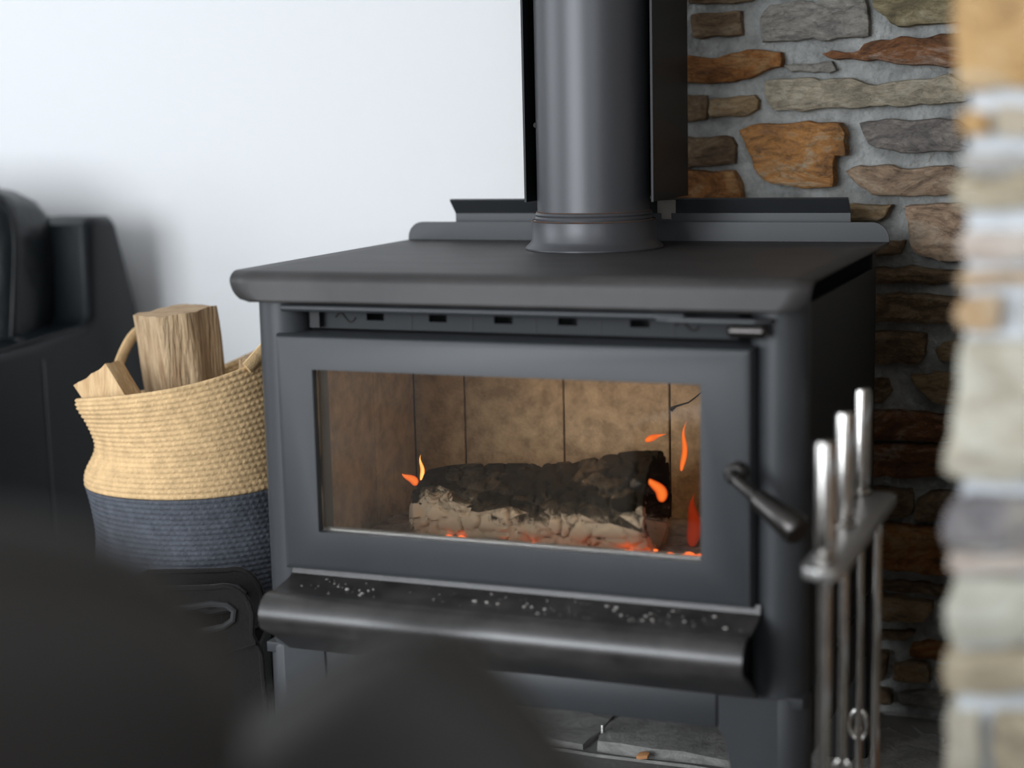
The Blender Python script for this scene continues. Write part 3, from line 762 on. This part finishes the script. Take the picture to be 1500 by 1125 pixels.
# ------------------------------------------------------------------ tool stand
def tools():
    X = .416; PZ = .477
    st = thing('fire_tool_stand', 'metal stand with a long grey top plate holding fire tools beside the stove', 'tool stand', (X, -.11, 0))
    out = [(-.020, -.262), (-.016, -.276), (0, -.283), (.016, -.276), (.021, -.262), (.023, .052), (.016, .064), (-.010, .066), (-.017, .055)]
    prism('top_plate', [(X + .006 + a, b) for a, b in out], lambda u, v, d: Vector((u, v, d)), PZ - .012, PZ, cast, st, bev=.0025)
    tube('pole', [(X + .012, .028, .012), (X + .012, .028, PZ - .013)], .0055, chrome, st, seg=14)
    base = [(-.05, -.20), (.07, -.20), (.08, -.19), (.08, .10), (.07, .11), (-.05, .11), (-.058, .10), (-.058, -.19)]
    prism('base', [(X + a, b) for a, b in base], lambda u, v, d: Vector((u, v, d)), .001, .013, cast, st, bev=.003)
    finish(st)
    spec = [(-.250, .118, 'brush', 'fire tool with a bright round metal handle, frontmost and lowest on the stand'),
            (-.112, .122, 'poker', 'fire tool with a polished metal handle, middle of the three on the stand'),
            (.042, .122, 'shovel', 'fire tool with a mottled metal handle, rearmost and highest on the stand')]
    X0 = X
    for (y, hl, kind, lab) in spec:
        X = X0 + {'brush': .006, 'poker': 0, 'shovel': -.009}[kind]
        t_ = thing('fire_tool', lab, 'fire tool', (X, y, .05), 'fire tools on the stand')
        lathe('handle', [(.0, PZ + .004), (.007, PZ + .004), (.0098, PZ + .010), (.0105, PZ + .03), (.0105, PZ + hl - .006), (.0088, PZ + hl - .001), (.0, PZ + hl)], chrome, t_, seg=24, center=(X, y, 0), cap=False)
        lathe('collar', [(.0, PZ + .0005), (.011, PZ + .0005), (.012, PZ + .004), (.006, PZ + .008)], chrome, t_, seg=20, center=(X, y, 0), cap=False)
        rod_x = X
        tube('shaft', [(X, y, PZ - .0125), (rod_x, y, .16), (rod_x, y, .10)], .0062 if kind == 'brush' else .005, chrome, t_, seg=12)
        if kind == 'brush':
            lathe('bristles', [(.008, .105), (.020, .10), (.026, .06), (.022, .03)], mat('black_bristle', (.02, .02, .02), .9, bump=1, bscale=300), t_, seg=24, center=(X, y, 0))
        elif kind == 'poker':
            tube('hook', [(rod_x, y, .101), (rod_x, y, .05), (rod_x, y - .01, .035), (rod_x, y - .03, .04)], [.005, .005, .004, .002], chrome, t_, seg=10)
        else:
            bl = [(-.035, .10), (.035, .10), (.042, .035), (-.042, .035)]
            prism('blade', bl, lambda u, v, d: Vector((rod_x + u, y + d, v)), -.002, .002, chrome, t_, bev=.0008)
        ring = [(rod_x + .010 * math.cos(a), y, .205 + .018 * math.sin(a)) for a in [i * math.pi / 8 for i in range(16)]]
        if kind != 'brush': tube('hanging_ring', ring, .0028, chrome, t_, seg=8, closed=True)
        finish(t_)
tools()

# ------------------------------------------------------------------ rope basket with firewood
BCX, BCY = -.642, .32
def basket():
    root = thing('rope_basket', 'tall coiled rope basket in natural, blue-grey and black bands holding firewood', 'basket', (BCX, BCY, 0))
    jute = mat('natural_jute_rope', (.62, .425, .225), .9, spec=.15, var=.16, vscale=60, bump=.6, bscale=350)
    blue = mat('blue_grey_rope', (.084, .091, .107), .9, spec=.15, var=.2, vscale=60, bump=.6, bscale=350)
    black = mat('black_rope', (.012, .012, .013), .9, spec=.15, bump=.6, bscale=350)
    pitch = .0076; seg = 300
    side = math.atan2(-.597, -.802)                       # the side towards the sofa and camera
    def shape(r, z, a):
        c = math.cos(a - side); k = max(0, c)
        r += k ** 2 * (.020 * math.exp(-((z - .53) / .035) ** 2) - .010 * math.exp(-((z - .445) / .03) ** 2) + .006 * math.exp(-((z - .39) / .03) ** 2) - .008 * math.exp(-((z - .30) / .05) ** 2))
        return r + .004 * math.sin(3 * a + z * 9)
    def band(name, z0, z1, m, top=False):
        rows = int(round((z1 - z0) / pitch)); vs_, fs = [], []
        sub = 4; n = rows * sub + 1
        for k in range(n):
            zz = z0 + (z1 - z0) * k / (rows * sub); ph = (k % sub) / sub
            bulge = .0019 * math.sin(math.pi * ph)
            row = k // sub
            for i in range(seg):
                a = 2 * math.pi * i / seg
                lift = 0
                if zz > .36:
                    f = (zz - .36) / .16
                    lift = f * (.040 * math.cos(a - .15) + .010 * math.sin(2 * a))
                br = .0011 * math.sin(a * 100 + row * 2.1) * math.sin(math.pi * ph)
                r = shape(.150 + .012 * math.sin(min(1, zz / .5) * 2.6), zz, a) + bulge + br
                vs_.append((BCX + r * math.cos(a), BCY + r * math.sin(a), zz + lift))
        for k in range(n - 1):
            for i in range(seg):
                j = (i + 1) % seg; fs.append((k * seg + i, k * seg + j, (k + 1) * seg + j, (k + 1) * seg + i))
        o = mesh(name, vs_, fs, m, root, angle=180)
        s = o.modifiers.new('thick', 'SOLIDIFY'); s.thickness = .007; s.offset = -1
        return o
    band('natural_band', .376, .537, jute); band('blue_band', .200, .376, blue); band('black_band', .004, .200, black)
    lathe('bottom', [(0, .003), (.150, .003), (.150, .012), (0, .012)], black, root, seg=48, center=(BCX, BCY, 0), cap=False)
    # two strap handles
    def strap(a0, spread, h, zb):
        pts = []
        for i in range(17):
            s = i / 16; a = a0 + spread * (2 * s - 1); r = .160
            pts.append((BCX + r * math.cos(a), BCY + r * math.sin(a), zb + h * math.sin(math.pi * s)))
        tube('handle', pts, .006, jute, root, seg=10, flat=(.7, 1.6))
    strap(math.radians(150), .42, .075, .515)
    strap(math.radians(-2), .48, .040, .560)
    finish(root)
basket()
bark = mat('split_wood', (.30, .19, .10), .85, col2=(.56, .41, .25), vscale=14, stretch=(5, 5, .5), bump=1.0, bscale=40, bdist=.012)
endg = mat('wood_end_grain', (.34, .22, .12), .9, col2=(.46, .32, .19), vscale=40, bump=.5, bscale=140)
pale_wood = mat('pale_split_wood', (.50, .31, .15), .85, col2=(.70, .50, .28), vscale=12, stretch=(5, 5, .8), bump=.7, bscale=60, bdist=.004)
def firewood(poly, length, M, m, label, seed):
    n0 = len(poly); dense = []
    for i in range(n0):
        a, b = Vector(poly[i]), Vector(poly[(i + 1) % n0])
        for j in range(9): dense.append(a.lerp(b, j / 9))
    N = len(dense); K = 16; vs_, fs = [], []
    for k in range(K + 1):
        z = length * k / K
        for p in dense:
            d = .0045 * noise.noise(Vector((p.x * 90 + seed, p.y * 90, z * 7))) + .002 * noise.noise(Vector((p.x * 220, p.y * 220 + seed, z * 14)))
            q = p * (1 + d / max(.02, p.length))
            vs_.append(M @ Vector((q.x, q.y, z + (.003 * noise.noise(Vector((p.x * 60, p.y * 60, seed))) if k in (0, K) else 0))))
    for k in range(K):
        for i in range(N):
            j = (i + 1) % N; fs.append((k * N + i, k * N + j, (k + 1) * N + j, (k + 1) * N + i))
    root = mesh('firewood_log', vs_, fs, m, None, angle=50)
    e0 = [Vector(vs_[K * N + i]) for i in range(N)]; c = sum(e0, Vector()) / N
    s0 = [Vector(vs_[i]) for i in range(N)]; c0 = sum(s0, Vector()) / N
    mesh('cut_end', e0 + [c], [(i, (i + 1) % N, N) for i in range(N)], endg, root)
    mesh('cut_end', s0 + [c0], [((i + 1) % N, i, N) for i in range(N)], endg, root)
    return tag(root, label, 'firewood', 'firewood in the rope basket')
def TR(x, y, z, rx, ry, rz): return Matrix.Translation((x, y, z)) @ Matrix.Rotation(math.radians(rz), 4, 'Z') @ Matrix.Rotation(math.radians(ry), 4, 'Y') @ Matrix.Rotation(math.radians(rx), 4, 'X')
firewood([(-.054, -.034), (.018, -.050), (.050, -.018), (.044, .045), (-.032, .052)], .42, TR(-.652, .365, .212, 6, -2, -14), bark, 'thick upright split log standing tallest in the rope basket', 1.3)
firewood([(-.032, -.026), (.032, -.024), (.030, .024), (-.028, .026)], .40, TR(-.545, .258, .206, 2, -32, 0), pale_wood, 'pale split log leaning out over the left rim of the rope basket', 5.1)
firewood([(-.03, -.03), (.03, -.034), (.036, .02), (-.02, .034)], .36, TR(-.545, .350, .20, 0, 0, 30), bark, 'short brown log half hidden in the basket beside the stove', 8.7)

# black felt bag with a cut-out grip, standing in front of the basket
def felt_bag():
    felt = mat('black_felt', (.016, .015, .015), .95, spec=.15, bump=.7, bscale=260, sheen=.2)
    root = thing('felt_bag', 'black felt carry bag with stitched edge and oval grip hole below the basket', 'bag', (-.50, .05, 0))
    W, H = .20, .285
    outer = [(-W, .004), (.078, .004), (.083, .10), (.078, .20), (.066, .225)] + [(.03 + .038 * math.cos(a), .245 + .045 * math.sin(a)) for a in [math.radians(10 + 16 * i) for i in range(7)]] + [(-.09, .288), (-.13, .27), (-.17, .225), (-W, .2)]
    hole = [(u + .008, v) for u, v in [(-.012, .232), (.022, .238), (.034, .246), (.036, .258), (.026, .266), (.006, .268), (-.050, .262), (-.060, .25), (-.05, .238)]]
    ax = Vector((.93, .367, 0)); nrm = Vector((.367, -.93, 0))
    def W3(u, v, d): return Vector((-.463, .028, 0)) + ax * u + nrm * d + Vector((0, 0, v * 1.02))
    for dd, nm in ((0.0, 'front_panel'), (-.085, 'back_panel')):
        bm = bmesh.new()
        def loop(pts, d): return [bm.verts.new(W3(u, v, d + dd + .010 * math.sin(v * 14))) for u, v in pts]
        for d in (0, -.006):
            o_, h_ = loop(outer, d), loop(hole, d)
            es = [bm.edges.new((o_[i], o_[(i + 1) % len(o_)])) for i in range(len(o_))] + [bm.edges.new((h_[i], h_[(i + 1) % len(h_)])) for i in range(len(h_))]
            bmesh.ops.triangle_fill(bm, edges=es, use_beauty=True)
            if d == 0: fo, fhh = o_, h_
            else:
                for a, b in ((fo, o_), (fhh, h_)):
                    for i in range(len(a)): bm.faces.new((a[i], a[(i + 1) % len(a)], b[(i + 1) % len(a)], b[i]))
        pn = from_bm(nm, bm, felt, root, smooth=False)
        tube('edge_binding', [W3(u, v, dd - .002 + .010 * math.sin(v * 14)) for u, v in outer[1:-1]], .0042, felt, pn, seg=8)
        tube('grip_rim', [W3(u, v, dd + .002 + .010 * math.sin(v * 14)) for u, v in hole], .0045, mat('black_webbing', (.03, .03, .032), .8), pn, seg=8, closed=True)
        tube('stitched_fold', [W3(-.15, .195, dd + .004), W3(.03, .203, dd + .004), W3(.072, .215, dd + .004)], .003, felt, pn, seg=8)
    sp = [(u, v) for u, v in ((-W, .004), (.078, .004))]
    box_pts = [W3(.079, .004, 0), W3(.079, .004, -.085), W3(.079, .215, -.085), W3(.079, .215, 0)]
    mesh('gusset', [p + ax * t for p in box_pts for t in (0, -.004)], [(0, 2, 4, 6), (7, 5, 3, 1), (0, 1, 3, 2), (2, 3, 5, 4), (4, 5, 7, 6), (6, 7, 1, 0)], felt, root, smooth=False)
    bp = [W3(-W, .003, 0), W3(.078, .003, 0), W3(.078, .003, -.085), W3(-W, .003, -.085)]
    mesh('bottom', bp + [p + Vector((0, 0, .004)) for p in bp], [(3, 2, 1, 0), (4, 5, 6, 7), (0, 1, 5, 4), (1, 2, 6, 5), (2, 3, 7, 6), (3, 0, 4, 7)], felt, root, smooth=False)
    finish(root)
felt_bag()

# ------------------------------------------------------------------ black leather sofa against the white wall
leather = mat('black_leather', (.005, .0068, .0085), .36, spec=.22, bump=.35, bscale=220, bdist=.001, var=.2, vscale=6)
leather_soft = mat('black_leather_cushion', (.006, .009, .011), .36, spec=.32, bump=.9, bscale=9, bdist=.012, var=.2, vscale=6)
def sofa():
    root = thing('leather_sofa', 'black leather sofa with padded back cushions against the white wall', 'sofa', (-1.95, .55, 0))
    XR_, XL_ = -1.15, -2.75
    # arm with the raised back corner in one side profile (y,z)
    prof = [(-.02, .05), (.92, .05), (.945, .10), (.945, .46), (.925, .56), (.872, .725), (.855, .742), (.80, .742), (.777, .728), (.768, .56), (.750, .543), (.60, .530), (.20, .515), (.02, .505), (-.02, .47)]
    for xa, xb in ((XR_ - .135, XR_), (XL_, XL_ + .135)):
        bm = bmesh.new()
        a = [bm.verts.new((xa, y, z)) for y, z in prof]; b = [bm.verts.new((xb, y, z)) for y, z in prof]
        fa = bm.faces.new(a[::-1]); fb = bm.faces.new(b); n = len(prof)
        for k in range(n): bm.faces.new((a[k], a[(k + 1) % n], b[(k + 1) % n], b[k]))
        bmesh.ops.recalc_face_normals(bm, faces=bm.faces)
        bmesh.ops.bevel(bm, geom=[e for e in bm.edges if (e.verts[0].co.x == e.verts[1].co.x)], offset=.020, segments=4, affect='EDGES', profile=.5)
        arm = from_bm('arm', bm, leather, root, angle=50)
        if xb == XR_:
            tube('seam', [(XR_ + .0005, .618, .06), (XR_ + .0005, .618, .49), (XR_ - .012, .618, .527), (XR_ - .06, .618, .532)], .0025, mat('leather_seam', (.008, .009, .010), .5), arm, seg=6)
            tube('seam', [(XR_ - .012, .02, .512), (XR_ - .012, .5, .526), (XR_ - .012, .74, .54)], .0022, MATS['leather_seam'], arm, seg=6)
    box('backrest', XL_ + .12, XR_ - .12, .80, .94, .10, .70, leather, root, bev=.03, seg=4)
    box('base', XL_ + .13, XR_ - .13, .0, .82, .07, .30, leather, root, bev=.02)
    w = (XR_ - XL_ - .27) / 2
    for i in range(2):
        cx = XL_ + .135 + w * (i + .5)
        o = puff('seat_cushion', w, .66, .19, leather_soft, root, e=7, bulge=.12); o.data.transform(Matrix.Translation((cx, .34, .385)))
        def bend(q): return Vector((q.x, q.y + .05 * (q.z / .2) ** 2 * .2, q.z))
        cx2 = cx + (.035 if i == 1 else -.035)
        o = puff('back_cushion', w + .04, .46, .20, leather_soft, root, e=5, bulge=.35)
        M = Matrix.Translation((cx2, .705, .585)) @ Matrix.Rotation(math.radians(80), 4, 'X')
        o.data.transform(M)
        pts = []
        for k in range(40):
            a = 2 * math.pi * k / 40; ex = 2 / 5
            c, s = math.cos(a), math.sin(a)
            u = math.copysign(abs(c) ** ex, c) * (w + .04) / 2 * .985; v = math.copysign(abs(s) ** ex, s) * .23 * .985
            pts.append(M @ Vector((u, v, .055)))
        tube('piping', pts, .004, leather, o, seg=8, closed=True)
    o = puff('arm_pillow', .15, .46, .12, leather_soft, root, e=3.2, bulge=.2); o.data.transform(Matrix.Translation((XR_ - .225, .40, .535)))
    for x in (XL_ + .08, XR_ - .08):
        for y in (.05, .86): lathe('foot', [(.02, .0), (.025, .055)], gun, root, seg=16, center=(x, y, 0))
    finish(root)
sofa()

# ------------------------------------------------------------------ foreground: low ottoman with two dark cushions
A_ = Vector((.930, .367, 0)).normalized(); B_ = Vector((-.367, .930, 0)).normalized()
G0 = Vector((CAM_LOC.x, CAM_LOC.y, 0))
fabric = mat('black_cushion_leather', (.026, .0235, .0215), .6, spec=.25, bump=.2, bscale=300, bdist=.001)
def local(u, d, z): return G0 + A_ * u + B_ * d + Vector((0, 0, z))
def ottoman():
    c = local(-.25, .58, 0)
    root = thing('ottoman', 'low dark upholstered ottoman beneath the blurred foreground cushions', 'ottoman', c)
    rot = Matrix.Translation(c) @ Matrix.Rotation(math.atan2(A_.y, A_.x), 4, 'Z')
    o = puff('seat_pad', 1.0, .50, .16, fabric, root, e=8, bulge=.05); o.data.transform(rot @ Matrix.Translation((0, 0, .240)))
    o = box('frame', -.48, .48, -.23, .23, .12, .18, gun, root, bev=.01); o.data.transform(rot)
    for x in (-.43, .43):
        for y in (-.18, .18):
            o = lathe('leg', [(.014, .0), (.022, .122)], gun, root, seg=14, center=(x, y, 0)); o.data.transform(rot)
    finish(root)
ottoman()
def cushion(corner_u, corner_z, d, size, thick, tilt, lean, e, bulge, yaw, label):
    """square scatter cushion whose top corner sits at (corner_u, corner_z); tilt turns it in its own plane"""
    h = size / 2
    o = puff('scatter_cushion', size, size, thick, fabric, None, e=e, bulge=bulge, n=24)
    # local x,y in the cushion plane, z through its thickness
    ct, st = math.cos(tilt), math.sin(tilt)
    cx = corner_u - (ct * h - st * h); cz = corner_z - (st * h + ct * h)
    P = Matrix(((A_.x, 0, -B_.x, 0), (A_.y, 0, -B_.y, 0), (0, 1, 0, 0), (0, 0, 0, 1)))
    M = Matrix.Translation(local(cx, d, cz)) @ P @ Matrix.Rotation(yaw, 4, 'Y') @ Matrix.Rotation(lean, 4, 'X') @ Matrix.Rotation(tilt, 4, 'Z')
    o.data.transform(M)
    pts = []
    for k in range(48):
        a = 2 * math.pi * k / 48; c, s = math.cos(a), math.sin(a); ex = 2 / e
        pts.append(M @ Vector((math.copysign(abs(c) ** ex, c) * h, math.copysign(abs(s) ** ex, s) * h, 0)))
    tube('piping', pts, .004, fabric, o, seg=8, closed=True)
    return tag(o, label, 'cushion', 'dark cushions in the foreground')
cushion(-.080, .733, .56, .44, .11, math.radians(-17), math.radians(25), 4.6, .25, math.radians(30), 'large dark blurred cushion at the lower left corner of the picture')
cushion(-.044, .674, .785, .265, .09, math.radians(36), math.radians(4), 5.0, .2, 0.0, 'smaller dark blurred cushion with raised corner at the bottom centre')

# ------------------------------------------------------------------ small things on the hearth
chip = prism('wood_chip', [(-.009, -.004), (-.003, -.006), (.008, -.005), (.010, .002), (.004, .006), (-.006, .005)], lambda u, v, d: Vector((.052 + u, .347 + v * 1.0, .001 + d + .15 * u + .3 * v)), .002, .007, mat('orange_wood', (.50, .24, .10), .8), None, bev=.0008)
tag(chip, 'small orange wood chip lying on the slate under the stove', 'wood chip')
bolt = thing('hearth_bolt', 'small metal bolt standing in the slate joint under the stove', 'bolt', (-.026, .40, 0))
lathe('shank', [(.0035, -.006), (.0035, .022), (.003, .023)], cast, bolt, seg=12, center=(-.026, .40, 0))
lathe('nut', [(.0065, .0), (.0065, .006)], cast, bolt, seg=6, center=(-.026, .40, 0))
finish(bolt)
